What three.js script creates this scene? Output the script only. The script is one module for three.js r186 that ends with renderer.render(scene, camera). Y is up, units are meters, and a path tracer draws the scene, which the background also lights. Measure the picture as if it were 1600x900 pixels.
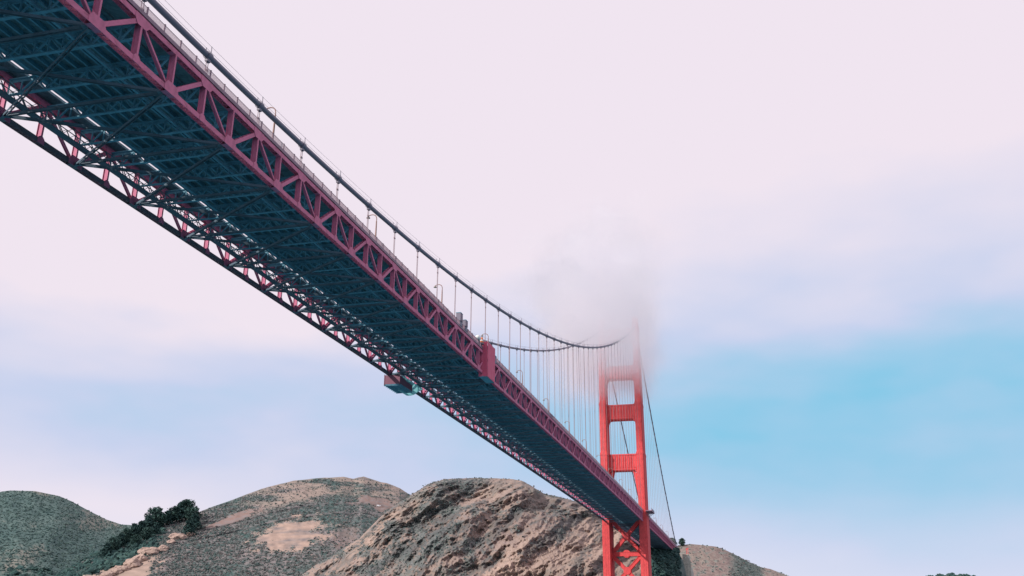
import * as THREE from 'three';
import { mergeGeometries, mergeVertices } from 'three/addons/utils/BufferGeometryUtils.js';
import { ImprovedNoise } from 'three/addons/math/ImprovedNoise.js';
import { MarchingCubes } from 'three/addons/objects/MarchingCubes.js';

// ---------------------------------------------------------------- camera, sky, sun, exposure
// x east, y up, z south; the tower stands at the origin, the camera on a boat south-east of it.
const scene = new THREE.Scene();
const CAM = new THREE.Vector3(85.31, 4, 692.67), PITCH = 0.3435, YAW = 0.246, ROLL = 0.0042, FOCAL = 1404.17;
const camera = new THREE.PerspectiveCamera(2 * Math.atan(450 / FOCAL) * 180 / Math.PI, 16 / 9, 0.5, 20000);
const V = (x, y, z) => new THREE.Vector3(x, y, z);
const heading = V(-Math.sin(YAW), 0, -Math.cos(YAW)), rightH = V(Math.cos(YAW), 0, -Math.sin(YAW));
const FWD = heading.clone().multiplyScalar(Math.cos(PITCH)).add(V(0, Math.sin(PITCH), 0));
const UP0 = V(0, Math.cos(PITCH), 0).addScaledVector(heading, -Math.sin(PITCH));
const RGT = rightH.clone().multiplyScalar(Math.cos(ROLL)).addScaledVector(UP0, Math.sin(ROLL));
const UPV = UP0.clone().multiplyScalar(Math.cos(ROLL)).addScaledVector(rightH, -Math.sin(ROLL));
camera.position.copy(CAM);
camera.quaternion.setFromRotationMatrix(new THREE.Matrix4().makeBasis(RGT, UPV, FWD.clone().negate()));
scene.add(camera);

const renderer = new THREE.WebGLRenderer({ antialias: true });
renderer.setSize(1024, 576);
renderer.toneMapping = THREE.LinearToneMapping;
renderer.toneMappingExposure = 1.0;
renderer.shadowMap.enabled = true;

const perlin = new ImprovedNoise();
const noise = (x, y, z) => perlin.noise(x, y, z);
const fbm = (x, y, z, n = 4) => { let a = 0.5, s = 0, f = 1; for (let i = 0; i < n; i++) { s += a * noise(x * f + i * 7.3, y * f - i * 3.1, z * f + i * 1.7); a *= 0.5; f *= 2.03; } return s; };
const ridged = (x, y, z, n = 4) => { let a = 0.5, s = 0, f = 1; for (let i = 0; i < n; i++) { s += a * (1 - 2 * Math.abs(noise(x * f + i * 5.1, y * f + i * 2.3, z * f - i))); a *= 0.5; f *= 2.1; } return s; };
const clamp = (x, a = 0, b = 1) => Math.min(b, Math.max(a, x)), mix = (a, b, t) => a + (b - a) * t;
const sstep = (a, b, x) => { const t = clamp((x - a) / (b - a)); return t * t * (3 - 2 * t); };
const curve = (pts, x) => { if (x <= pts[0][0]) return pts[0][1]; for (let i = 1; i < pts.length; i++) if (x <= pts[i][0]) { const [a, b] = [pts[i - 1], pts[i]]; return mix(a[1], b[1], (x - a[0]) / (b[0] - a[0])); } return pts[pts.length - 1][1]; };
let seed = 1234567;
const rnd = () => { seed = (seed * 1664525 + 1013904223) >>> 0; return seed / 4294967296; };
const lin = (r, g, b) => new THREE.Color().setRGB(r, g, b);

// Sky: thin fog sheet high up, a band of clear blue low down, pale air at the horizon
{
  const W = 2048, H = 1024, data = new Float32Array(W * H * 4);
  const s2l = (c) => { c /= 255; return c <= 0.04045 ? c / 12.92 : ((c + 0.055) / 1.055) ** 2.4; };
  const blue = [124, 200, 231].map(s2l), lilac = [201, 211, 238].map(s2l), veil = [240, 229, 240].map(s2l), pale = [215, 224, 244].map(s2l);
  const band = [[-90, 0.9], [0, 0.9], [3, 0.78], [6, 0.52], [9, 0.36], [12, 0.32], [14.5, 0.45], [17.5, 0.8], [20, 0.92], [24, 1.02], [30, 1.15], [90, 1.15]];
  for (let j = 0; j < H; j++) {
    const el = ((j + 0.5) / H - 0.5) * Math.PI, y = Math.sin(el), ce = Math.cos(el), eld = el * 180 / Math.PI;
    for (let i = 0; i < W; i++) {
      const t = ((i + 0.5) / W - 0.5) * 2 * Math.PI, x = ce * Math.cos(t), z = ce * Math.sin(t);
      // bearing clockwise from where the camera looks
      const bearing = Math.atan2(x * rightH.x + z * rightH.z, x * heading.x + z * heading.z);
      const n = fbm(x * 3.1 + 4.2, y * 9 + 1.3, z * 3.1 - 2.6, 5), n2 = fbm(x * 9 - 3, y * 22 + 7, z * 9 + 5, 4);
      const side = Math.sin(3 * bearing - 0.05), drift = -0.25 * side + 0.22 * Math.max(0, -side) * sstep(11, 4, eld);
      let c = curve(band, eld + 2.5 * n ) + (drift + 0.36 * n + 0.14 * n2) * sstep(34, 16, eld) * sstep(-2, 4, eld);
      c = clamp(c, 0.02, 1);
      const lowair = sstep(9, 0, eld) * 0.5;
      const k = (j * W + i) * 4;
      for (let q = 0; q < 3; q++) data[k + q] = mix(c < 0.55 ? mix(blue[q], lilac[q], c / 0.55) : mix(lilac[q], veil[q], (c - 0.55) / 0.45), pale[q], lowair);
      data[k + 3] = 1;
    }
  }
  const sky = new THREE.DataTexture(data, W, H, THREE.RGBAFormat, THREE.FloatType);
  sky.mapping = THREE.EquirectangularReflectionMapping; sky.magFilter = THREE.LinearFilter; sky.minFilter = THREE.LinearFilter; sky.needsUpdate = true;
  scene.background = sky; scene.environment = sky;
}
const SUN_DIR = V(-0.56, 0.54, 0.66).normalize();
const sun = new THREE.DirectionalLight(new THREE.Color(1, 0.93, 0.86), 4.1);
sun.position.copy(SUN_DIR).multiplyScalar(1500); sun.castShadow = true;
Object.assign(sun.shadow.camera, { left: -1500, right: 1500, top: 1500, bottom: -1500, near: 10, far: 4000 });
scene.add(sun, sun.target);

// ---------------------------------------------------------------- helpers
function rayOf(px, py) { return FWD.clone().multiplyScalar(FOCAL).addScaledVector(RGT, px - 800).addScaledVector(UPV, 450 - py).normalize(); }
const bearingOf = (px, py = 850) => { const d = rayOf(px, py); return Math.atan2(d.x, -d.z); };           // clockwise from north
const riseOf = (px, py) => { const d = rayOf(px, py); return d.y / Math.hypot(d.x, d.z); };
const counts = {};
const numbered = (n) => { const k = counts[n] = (counts[n] ?? -1) + 1; return k ? `${n}_${String(k).padStart(3, '0')}` : n; };
function add(mesh, name, parent) {
  mesh.name = parent ? name : numbered(name); mesh.castShadow = mesh.receiveShadow = true; (parent ?? scene).add(mesh); return mesh;
}
const part = (name, geo, mat, parent) => add(new THREE.Mesh(geo, mat), name, parent);
function group(name, parent, pos) { const g = new THREE.Group(); add(g, name, parent); if (pos) g.position.copy(pos); return g; }
function tag(o, label, category, grp, kind) { o.userData.label = label; if (category) o.userData.category = category; if (grp) o.userData.group = grp; if (kind) o.userData.kind = kind; return o; }
function metreUV(g) {
  const p = g.attributes.position, n = g.attributes.normal, uv = new Float32Array(p.count * 2);
  for (let i = 0; i < p.count; i++) {
    const ax = Math.abs(n.getX(i)), ay = Math.abs(n.getY(i)), az = Math.abs(n.getZ(i)), x = p.getX(i), y = p.getY(i), z = p.getZ(i);
    const [u, v] = ax >= ay && ax >= az ? [z, y] : ay >= az ? [x, z] : [x, y];
    uv[i * 2] = u; uv[i * 2 + 1] = v;
  }
  g.setAttribute('uv', new THREE.BufferAttribute(uv, 2)); return g;
}
const box = (w, h, d, x = 0, y = 0, z = 0) => new THREE.BoxGeometry(w, h, d).translate(x, y, z);
const join = (list) => metreUV(mergeGeometries(list.map((g) => { const q = g.index ? g.toNonIndexed() : g; for (const k of Object.keys(q.attributes)) if (k !== 'position' && k !== 'normal') q.deleteAttribute(k); return q.setAttribute('uv', new THREE.BufferAttribute(new Float32Array(q.attributes.position.count * 2), 2)); })));
// a small bar between two points inside a merged part
function rod(p, q, w, d = w) {
  const dir = q.clone().sub(p), L = dir.length(); dir.normalize();
  const side = Math.abs(dir.y) > 0.95 ? V(1, 0, 0) : V(0, 1, 0), X = V(0, 0, 0).crossVectors(dir, side).normalize(), Z = V(0, 0, 0).crossVectors(X, dir);
  return new THREE.BoxGeometry(w, L, d).applyMatrix4(new THREE.Matrix4().makeBasis(X, dir, Z).setPosition(p.clone().add(q).multiplyScalar(0.5)));
}
// a laced steel member along y, length L: two plates (at +-w/2) tied by zigzag lacing bars on both faces
function laced(L, w, d, n, plate = 0.05, bar = 0.08) {
  const g = [box(plate, L, d, -w / 2 + plate / 2), box(plate, L, d, w / 2 - plate / 2)];
  for (const s of [-1, 1]) {
    g.push(box(w, Math.min(1, L * 0.1), 0.02, 0, L / 2 - Math.min(1, L * 0.1) / 2, s * (d / 2 - 0.015)), box(w, Math.min(1, L * 0.1), 0.02, 0, -L / 2 + Math.min(1, L * 0.1) / 2, s * (d / 2 - 0.015)));
    for (let i = 0; i < n; i++) { const y0 = -L * 0.42 + L * 0.84 * i / n, y1 = -L * 0.42 + L * 0.84 * (i + 1) / n, e = w / 2 - plate; g.push(rod(V(i % 2 ? e : -e, y0, s * (d / 2 - 0.03)), V(i % 2 ? -e : e, y1, s * (d / 2 - 0.03)), bar, 0.025)); }
  }
  return join(g);
}
// an I-section along y: flanges at +-d/2 (w wide), web between
const isection = (L, w, d, t = 0.05) => join([box(w, L, t, 0, 0, d / 2 - t / 2), box(w, L, t, 0, 0, -d / 2 + t / 2), box(0.04, L, d - 2 * t)]);
function bar(name, geo, mat, parent, p, q, L, zAxis) {
  const m = part(name, geo, mat, parent), Y = q.clone().sub(p), len = Y.length(); Y.normalize();
  const X = V(0, 0, 0).crossVectors(Y, zAxis).normalize(), Z = V(0, 0, 0).crossVectors(X, Y);
  m.quaternion.setFromRotationMatrix(new THREE.Matrix4().makeBasis(X, Y, Z)); m.position.copy(p).add(q).multiplyScalar(0.5); m.scale.y = len / L;
  return m;
}
function noiseTexture(size, fn, srgb = true) {
  const d = new Uint8Array(size * size * 4);
  for (let j = 0; j < size; j++) for (let i = 0; i < size; i++) { const c = fn(i / size, j / size), k = (j * size + i) * 4; d[k] = clamp(c[0]) * 255; d[k + 1] = clamp(c[1]) * 255; d[k + 2] = clamp(c[2]) * 255; d[k + 3] = 255; }
  const t = new THREE.DataTexture(d, size, size); t.wrapS = t.wrapT = THREE.RepeatWrapping; t.magFilter = THREE.LinearFilter; t.minFilter = THREE.LinearMipmapLinearFilter; if (srgb) t.colorSpace = THREE.SRGBColorSpace; t.needsUpdate = true; return t;
}
const tile = (f, u, v, k) => { const a = u * 2 * Math.PI, b = v * 2 * Math.PI; return fbm(Math.cos(a) * f + k, Math.sin(a) * f + Math.cos(b) * f, Math.sin(b) * f - k, 4); };

// ---------------------------------------------------------------- materials
const wear = noiseTexture(256, (u, v) => { const a = 0.96 + 0.2 * tile(1.2, u, v, 1) + 0.12 * tile(4, u, v, 5), r = Math.max(0, tile(2.2, u, v, 9) - 0.22) * 1.2; return [a - r * 0.5, a - r * 0.75, a - r * 0.8]; });
wear.repeat.set(0.11, 0.07);
const concreteMap = noiseTexture(256, (u, v) => { const a = 0.85 + 0.3 * tile(1.5, u, v, 3) + 0.2 * tile(5, u, v, 8); return [a, a * 0.98, a * 0.95]; });
concreteMap.repeat.set(0.08, 0.08);
const std = (c, roughness = 0.6, extra = {}) => new THREE.MeshStandardMaterial({ color: c, roughness, ...extra });
const M = {
  tower: std(lin(0.72, 0.076, 0.08), 0.85, { map: wear }),
  truss: std(lin(0.58, 0.15, 0.26), 0.7, { map: wear }),  // red bridge paint shifted to mauve: the tone of shade is in the colour
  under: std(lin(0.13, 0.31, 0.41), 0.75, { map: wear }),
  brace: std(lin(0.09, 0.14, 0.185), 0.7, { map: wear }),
  shadedChord: std(lin(0.13, 0.12, 0.15), 0.7, { map: wear }),  // darkened truss paint for the far bottom chord, shade put into the colour
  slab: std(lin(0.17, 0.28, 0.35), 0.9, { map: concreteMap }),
  fascia: std(lin(0.27, 0.165, 0.215), 0.6, { map: wear }),
  asphalt: std(lin(0.06, 0.06, 0.06), 0.95),
  cable: std(lin(0.16, 0.14, 0.19), 0.55),
  rope: std(lin(0.34, 0.24, 0.26), 0.6),
  concrete: std(lin(0.62, 0.6, 0.55), 0.9, { map: concreteMap }),
  lampPole: std(lin(0.3, 0.16, 0.13), 0.5), lampHead: std(lin(0.25, 0.2, 0.16), 0.4), lens: std(lin(0.7, 0.66, 0.55), 0.3),
};

// ---------------------------------------------------------------- water
{
  const wave = noiseTexture(512, (u, v) => { const a = 0.5 + 0.5 * tile(3, u, v, 2) + 0.3 * tile(9, u, v, 6); return [a, a, a]; }, false); wave.repeat.set(400, 400);
  const water = part('water', new THREE.PlaneGeometry(16000, 16000).rotateX(-Math.PI / 2), new THREE.MeshPhysicalMaterial({ color: lin(0.025, 0.14, 0.19), roughness: 0.22, bumpMap: wave, bumpScale: 0.5 }));
  water.position.set(0, 0, -3000); tag(water, 'dark teal water of the strait under the bridge', null, null, 'structure');
}

// ---------------------------------------------------------------- terrain: each hill is a sheet over bearing and distance
const ROCK = [0.34, 0.25, 0.205], ROCK2 = [0.2, 0.155, 0.14], SCRUB = [0.05, 0.1, 0.095], HEATH = [0.17, 0.15, 0.15], SOIL = [0.36, 0.26, 0.21], RED = [0.27, 0.165, 0.14], GRASS = [0.26, 0.205, 0.17];
const tint = (a, b, t) => [mix(a[0], b[0], t), mix(a[1], b[1], t), mix(a[2], b[2], t)];
const hillMat = new THREE.MeshStandardMaterial({ vertexColors: true, roughness: 1 });
function hill(name, label, { px0, px1, cols, rows, sky, near, crest, profile, push, paint, lift }) {
  const pos = [], col = [], idx = [], spots = [];
  for (let i = 0; i <= cols; i++) {
    const px = mix(px0, px1, i / cols), b = bearingOf(px), top = curve(sky, px), R1 = crest(px), R0 = near(px);
    const Hc = CAM.y + R1 * riseOf(px, top);
    for (let j = 0; j <= rows; j++) {
      const v = j / rows * 1.3, f = Math.min(v, 1);
      let h = Hc * profile(f, px), r = mix(R0, R1, f);
      if (v > 1) { r = R1 + (v - 1) / 0.3 * 500; h = mix(Hc, -8, sstep(0, 1, (v - 1) / 0.3)); }
      const s = b * R1;
      r += push(s, h, f, px) * (v > 1 ? Math.max(0, 1 - (v - 1) * 12) : 1);
      h += (lift ? lift(s, h, f, px) : 0);
      if (j === 0) h = -8;
      const x = CAM.x + r * Math.sin(b), z = CAM.z - r * Math.cos(b);
      pos.push(x, h, z);
      const c = paint(s, h, f, px, Hc); col.push(c[0], c[1], c[2]);
      if (v <= 1.02) spots.push([x, h, z, c[3] ?? 0, px, f]);
      if (i && j) { const a = (i - 1) * (rows + 1) + j - 1, e = a + rows + 1; idx.push(a, e, a + 1, e, e + 1, a + 1); }
    }
  }
  const g = new THREE.BufferGeometry(); g.setAttribute('position', new THREE.Float32BufferAttribute(pos, 3)); g.setAttribute('color', new THREE.Float32BufferAttribute(col, 3)); g.setIndex(idx); g.computeVertexNormals();
  tag(part(name, g, hillMat), label, null, null, 'structure');
  return spots;
}
const blot = (px, f, cx, cy, rx, ry, s) => { const d = Math.hypot((px - cx) / rx, (f - cy) / ry) + 1.2 * fbm(px * 0.05 + s, f * 20, s, 6) + 0.5 * noise(px * 0.45, f * 160, s); return sstep(1.12, 0.85, d); };

// the rocky cliff behind and beside the tower
const cliffSky = [[400, 955], [470, 902], [500, 880], [560, 842], [600, 800], [640, 773], [665, 757], [690, 749], [740, 747], [790, 748], [815, 751], [835, 762], [850, 772], [880, 778], [905, 785], [940, 797], [1000, 818], [1020, 832], [1040, 846], [1058, 862], [1065, 874], [1070, 900], [1078, 930], [1090, 950], [1125, 960]];
const strata = (s, h) => { const a = s * 0.55 - h * 0.83, b = s * 0.83 + h * 0.55; return [a, b]; };
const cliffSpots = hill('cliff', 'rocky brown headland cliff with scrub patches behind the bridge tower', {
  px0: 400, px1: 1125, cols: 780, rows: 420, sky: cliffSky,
  near: (px) => curve([[400, 880], [560, 800], [800, 745], [940, 745], [1010, 800], [1060, 880], [1125, 930]], px), crest: (px) => curve([[400, 1000], [600, 985], [940, 985], [1125, 1010]], px),
  profile: (f) => 1.02 * Math.pow(f, 0.86) - 0.02 * f,
  push: (s, h, f, px) => {
    const [a, b] = strata(s, h), env = sstep(0, 0.08, f) * sstep(1.02, 0.9, f);
    const warp = 14 * fbm(s * 0.018, h * 0.02, 8.8, 3), a2 = a + warp, b2 = b - warp;
    const big = 46 * fbm(s * 0.011 + 3, h * 0.013, 1.5, 3), rib = 30 * ridged(b2 * 0.007 + 2, a2 * 0.022, 0.7, 3), crag = 17 * ridged(b2 * 0.022, a2 * 0.05 + 9, 3.3, 5), fine = 7 * ridged(b2 * 0.07 + 4, a2 * 0.16, 6.1, 4), grit = 7 * fbm(s * 0.2, h * 0.26, 4.4, 4);
    return -(big + rib + crag + fine + grit) * env;
  },
  lift: (s, h, f) => 1.2 * fbm(s * 0.08, 2.2, f * 3, 3) * sstep(0.9, 1, f),
  paint: (s, h, f, px) => {
    const [a, b] = strata(s, h), n1 = fbm(b * 0.008 + 5, a * 0.03 + 2, 0.4, 5), n2 = fbm(s * 0.05, h * 0.06, 2, 4), n3 = fbm(s * 0.3, h * 0.3, 5, 2);
    let c = tint(ROCK, ROCK2, clamp(0.5 + 1.8 * n1 + 1.2 * n3));
    const left = sstep(880, 560, px) * 0.3, green = sstep(0.02, 0.3, n2 + 0.6 * n1 + left - 0.1 + 0.6 * n3);
    c = tint(c, tint(SCRUB, HEATH, clamp(0.35 + n3)), green * 0.85);
    c = tint(c, [0.075, 0.08, 0.08], 0.75 * sstep(0.22, 0.42, ridged(b * 0.02 + 7, a * 0.07, 2.7, 4) - 0.25 + 0.5 * n3));  // dark streaks painted in for the shade inside cracks
    c = tint(c, GRASS, 0.35 * sstep(0.05, 0.25, fbm(s * 0.03 + 40, h * 0.02, 7, 4)));
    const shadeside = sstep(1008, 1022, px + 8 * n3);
    c = tint(c, SCRUB, shadeside * 0.85);  // dark scrub here, its colour also carrying the shade of this slope
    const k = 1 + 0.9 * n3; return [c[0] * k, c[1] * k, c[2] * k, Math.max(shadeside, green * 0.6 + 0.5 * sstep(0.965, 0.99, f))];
  },
});

// the broad scrub-covered hill behind it
const midSky = [[40, 955], [100, 900], [150, 868], [200, 842], [240, 822], [260, 813], [300, 801], [350, 783], [400, 763], [450, 751], [500, 746], [530, 745], [546, 748], [562, 744], [590, 753], [600, 755], [620, 762], [637, 773], [700, 805], [760, 850], [820, 950]];
const midSpots = hill('hill', 'broad hill of grey green scrub with bare tan patches, left of the cliff', {
  px0: 40, px1: 820, cols: 560, rows: 260, sky: midSky,
  near: (px) => curve([[40, 1150], [200, 1120], [500, 1060], [820, 1060]], px), crest: (px) => curve([[40, 1330], [150, 1360], [300, 1500], [500, 1650], [820, 1700]], px),
  profile: (f) => 0.72 * f + 0.28 * Math.pow(f, 0.6),
  push: (s, h, f, px) => {
    const env = sstep(0, 0.06, f) * sstep(1.02, 0.88, f), cut = curve([[250, 0.60], [400, 0.545], [520, 0.55], [640, 0.6]], px), cut2 = cut + 0.1;
    const bench = (c) => 7 * Math.exp(-(((f - c) / 0.012) ** 2)) * sstep(250, 320, px);
    return (-30 * fbm(s * 0.006, h * 0.008, 2.5, 4) - 18 * ridged(s * 0.011 + 4, h * 0.004, 1, 3) - 5 * fbm(s * 0.06, h * 0.09, 6, 3)) * env + (bench(cut) + bench(cut2)) * env;
  },
  lift: (s, h, f) => 1.5 * fbm(s * 0.05, 4.2, f * 3, 3) * sstep(0.9, 1, f),
  paint: (s, h, f, px) => {
    const n1 = fbm(s * 0.012, h * 0.02, 3, 5), n3 = fbm(s * 0.15, h * 0.2, 5, 3);
    let c = tint(SCRUB, HEATH, clamp(0.45 + 1.6 * n1 + 1.4 * n3)), bare = 0;
    const upper = sstep(0.66, 0.78, f + 0.25 * n1) * sstep(330, 440, px);
    const dry = upper * sstep(-0.22, 0.1, fbm(s * 0.02 + h * 0.03, h * 0.05 - s * 0.01, 8, 5));
    c = tint(c, tint(GRASS, ROCK, 0.4), dry * 0.75); bare = dry * 0.7;
    const patch = blot(px, f, 455, 0.42, 56, 0.13, 2); c = tint(c, tint(SOIL, HEATH, clamp(0.22 + 1.7 * fbm(s * 0.045 + h * 0.06, h * 0.16 - s * 0.03, 3.3, 6))), patch); bare = Math.max(bare, patch);
    const redA = Math.max(blot(px, f, 360, 0.72, 42, 0.05, 5), blot(px, f, 590, 0.71, 45, 0.06, 7), blot(px, f, 540, 0.36, 22, 0.1, 9) * 0.6); c = tint(c, tint(RED, HEATH, clamp(0.3 + 2 * n3)), redA * 0.8); bare = Math.max(bare, redA);
    const cut = curve([[250, 0.60], [400, 0.545], [520, 0.55], [640, 0.6]], px);
    for (const q of [cut + 0.018, cut + 0.116]) { const e = Math.exp(-(((f - q) / 0.008) ** 2)) * sstep(290, 340, px) * (0.4 + 0.6 * sstep(-0.1, 0.2, fbm(s * 0.04, q * 9, 3, 3))); c = tint(c, HEATH, e * 0.8); bare = Math.max(bare, e); }
    const rocks = blot(px, f, 190, 0.42, 60, 0.2, 11) * sstep(0.0, 0.12, ridged(s * 0.03, h * 0.05, 4, 3)); c = tint(c, SOIL, rocks * 0.85); bare = Math.max(bare, rocks);
    const k = 1 + 0.45 * n3; return [c[0] * k, c[1] * k, c[2] * k, 1 - bare];
  },
});
// sloping shoulder of bare earth in front of the cliff's left foot
const farSpots = hill('hill', 'smooth green hill far off behind the trees', {
  px0: -180, px1: 420, cols: 330, rows: 150, sky: [[-180, 810], [-120, 792], [-60, 773], [0, 765], [40, 766], [80, 774], [100, 782], [130, 797], [160, 811], [185, 819], [220, 821], [260, 824], [420, 860]],
  near: () => 1450, crest: () => 2300, profile: (f) => 0.8 * f + 0.2 * f * f,
  push: (s, h, f) => (-60 * fbm(s * 0.004, h * 0.006, 7.5, 4) - 26 * ridged(s * 0.006 + 8, h * 0.003, 2, 3)) * sstep(0, 0.06, f) * sstep(1.02, 0.85, f),
  paint: (s, h, f, px) => {
    const n1 = fbm(s * 0.008, h * 0.014, 13, 5), n3 = fbm(s * 0.1, h * 0.13, 15, 3);
    let c = tint(SCRUB, [0.1, 0.15, 0.135], clamp(0.3 + 1.5 * n1 + 0.6 * n3));
    c = tint(c, GRASS, 0.45 * sstep(0.1, 0.34, n1 + 0.4 * n3));
    const k = 1 + 0.4 * n3; return [c[0] * k, c[1] * k, c[2] * k, 1];
  },
});
const eastSpots = hill('hill', 'low tan and green hill right of the bridge approach', {
  px0: 1020, px1: 1290, cols: 230, rows: 130, sky: [[1020, 866], [1060, 852], [1080, 850], [1100, 852], [1118, 854], [1132, 859], [1150, 868], [1170, 879], [1185, 886], [1200, 889], [1215, 895], [1230, 901], [1290, 915]],
  near: () => 1180, crest: () => 1600, profile: (f) => 0.55 * f + 0.45 * f * f,
  push: (s, h, f) => (-22 * fbm(s * 0.01, h * 0.02, 5.5, 4) - 9 * ridged(s * 0.02, h * 0.01, 3, 3)) * sstep(0, 0.06, f) * sstep(1.02, 0.85, f),
  paint: (s, h, f, px) => {
    const n1 = fbm(s * 0.012, h * 0.03, 23, 5), n3 = fbm(s * 0.12, h * 0.2, 25, 3);
    let c = tint(tint(HEATH, RED, 0.6), GRASS, clamp(0.3 + 1.6 * n1 + n3)), veg = 0;
    veg = Math.max(0.16 + 0.5 * sstep(0, 0.25, n3), sstep(1125, 1150, px + 30 * n1) * sstep(1200, 1180, px) * 0.9, sstep(0.62, 0.5, f + 0.3 * n1) * sstep(-0.15, 0.12, n3 + 0.4 * n1) * 0.8);
    c = tint(c, SCRUB, veg * 0.9); const k = 1 + 0.9 * n3 + 0.5 * noise(s * 0.5, h * 0.6, 3); return [c[0] * k, c[1] * k, c[2] * k, veg];
  },
});
const isleSpots = hill('hill', 'dark wooded island low on the far right horizon', {
  px0: 1390, px1: 1575, cols: 90, rows: 40, sky: [[1390, 930], [1425, 906], [1445, 901], [1480, 897], [1510, 900], [1535, 906], [1575, 930]], near: () => 3300, crest: () => 3600, profile: (f) => f,
  push: (s, h, f) => -30 * fbm(s * 0.006, h * 0.01, 3, 3) * sstep(0, 0.1, f), paint: (s, h) => { const n = 1 + 0.5 * fbm(s * 0.03, h * 0.05, 3, 3); return [0.06 * n, 0.075 * n, 0.066 * n, 1]; },
});

// ---------------------------------------------------------------- the bridge
const P = 15.24, WID = 13.7, DEPTH = 6.15, MID = 640, Z0 = 608.365;
const deckY = (z) => z >= 0 ? 70.4 - 4.74 * ((z - MID) / MID) ** 2 : 65.66 + 0.0148 * z;      // centre of the bottom chord
const cableY = (z) => z >= 0 ? 80.39 + 137.7 * ((z - MID) / MID) ** 2 : z > -343 ? 218.1 + 0.462 * z + 24 * ((z + 171.5) ** 2 / 171.5 ** 2 - 1) * 0.35 : 59.6 + 0.45 * (z + 343);
const bridge = group('suspension_bridge');
tag(bridge, 'red steel suspension bridge crossing overhead to a tower lost in fog', 'bridge');
const nodes = []; for (let n = -10; n <= 39; n++) nodes.push(n); for (let n = 41; n <= 62; n++) nodes.push(n);
const nodeZ = (n) => Z0 - P * n;

// shared member shapes
const chordGeo = laced(P, 0.9, 0.8, 22, 0.06, 0.14), heavyGeo = laced(9.8, 0.84, 0.62, 12, 0.05, 0.12).rotateY(Math.PI / 2), thinGeo = isection(9.8, 0.33, 0.5), postGeo = isection(DEPTH, 0.36, 0.96), postGeo2 = isection(DEPTH, 0.32, 0.96);
const plateShape = (pts) => { const g = new THREE.ExtrudeGeometry(new THREE.Shape(pts.map(([x, y]) => new THREE.Vector2(x, y))), { depth: 0.03, bevelEnabled: false }); g.rotateY(-Math.PI / 2); return g; };
const gus = (pts) => join([plateShape(pts).translate(0.5, 0, 0)]);
const gussetTop = gus([[-1.5, 0.42], [1.5, 0.42], [1.5, -0.45], [0.9, -1.15], [-0.9, -1.15], [-1.5, -0.45]]);
const gussetBottom = gus([[-1.5, -0.42], [1.5, -0.42], [1.5, 0.45], [1.0, 1.2], [-1.0, 1.2], [-1.5, 0.45]]);
const gussetSmall = gus([[-0.7, -0.4], [0.7, -0.4], [0.7, 0.42], [0.3, 0.8], [-0.3, 0.8], [-0.7, 0.42]]);
const XA = V(1, 0, 0), YA = V(0, 1, 0);
for (const side of [1, -1]) {
  const t = group('stiffening_truss', bridge), x = side * WID;
  for (const n of nodes) {
    const z = nodeZ(n), zb = z + P / 2, zn = z - P / 2, top = (q) => V(x, deckY(q) + DEPTH, q), bot = (q) => V(x, deckY(q), q);
    const T = top(z), B = bot(zb), B2 = bot(zn);
    bar('top_chord', chordGeo, M.truss, t, top(zb), top(zn), P, YA);
    bar('bottom_chord', chordGeo, side > 0 ? M.truss : M.shadedChord, t, B, B2, P, YA);
    bar('diagonal', heavyGeo, M.truss, t, B, T, 9.8, XA);
    bar('diagonal', thinGeo, M.truss, t, T, B2, 9.8, XA);
    bar('vertical', postGeo, M.truss, t, bot(z), T, DEPTH, XA);
    bar('vertical', postGeo2, M.truss, t, B, top(zb), DEPTH, XA);
    part('gusset_plate', gussetTop, M.truss, t).position.copy(T);
    part('gusset_plate', gussetBottom, M.truss, t).position.copy(B);
    part('gusset_plate', gussetSmall, M.truss, t).position.copy(bot(z));
  }
}
// long pieces that follow the rise of the deck
function sweep(x0, x1, y0, y1, zs) {
  const pos = [], idx = [];
  for (const z of zs) { const b = deckY(z) + DEPTH; pos.push(x0, b + y0, z, x1, b + y0, z, x1, b + y1, z, x0, b + y1, z); }
  for (let i = 0; i + 1 < zs.length; i++) for (let k = 0; k < 4; k++) { const a = i * 4 + k, b = i * 4 + (k + 1) % 4, c = a + 4, d = b + 4; idx.push(a, b, c, b, d, c); }
  const e = (zs.length - 1) * 4; idx.push(0, 2, 1, 0, 3, 2, e, e + 1, e + 2, e, e + 2, e + 3);
  const g = new THREE.BufferGeometry(); g.setAttribute('position', new THREE.Float32BufferAttribute(pos, 3)); g.setIndex(idx); const f = g.toNonIndexed(); f.computeVertexNormals(); return metreUV(f);
}
const zrun = (a, b, step) => { const o = []; for (let z = a; z > b; z -= step) o.push(z); o.push(b); return o; };
const ZS = zrun(768, -345, P);
const deck = group('deck', bridge);
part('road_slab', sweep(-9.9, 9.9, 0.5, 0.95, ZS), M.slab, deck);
part('asphalt', sweep(-9.6, 9.6, 0.954, 1.0, ZS), M.asphalt, deck);
part('sidewalk_slab', sweep(9.95, 13.9, 0.85, 1.25, ZS), M.slab, deck);
part('sidewalk_slab', sweep(-13.9, -11.5, 0.85, 1.25, ZS), M.slab, deck);
part('fascia_beam', sweep(13.91, 14.12, 0.72, 1.32, ZS), M.fascia, deck);
part('fascia_beam', sweep(-14.12, -13.91, 0.72, 1.32, ZS), M.fascia, deck);
part('fascia_beam', sweep(13.4, 13.78, 0.5, 0.84, ZS), M.fascia, deck);
part('fascia_beam', sweep(-13.78, -13.4, 0.5, 0.84, ZS), M.fascia, deck);
for (const x of [-9.2, -7.4, -5.5, -3.7, -1.85, 0, 1.85, 3.7, 5.5, 7.4, 9.2]) part('stringer', sweep(x - 0.14, x + 0.14, -0.15, 0.495, ZS), M.under, deck);
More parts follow.
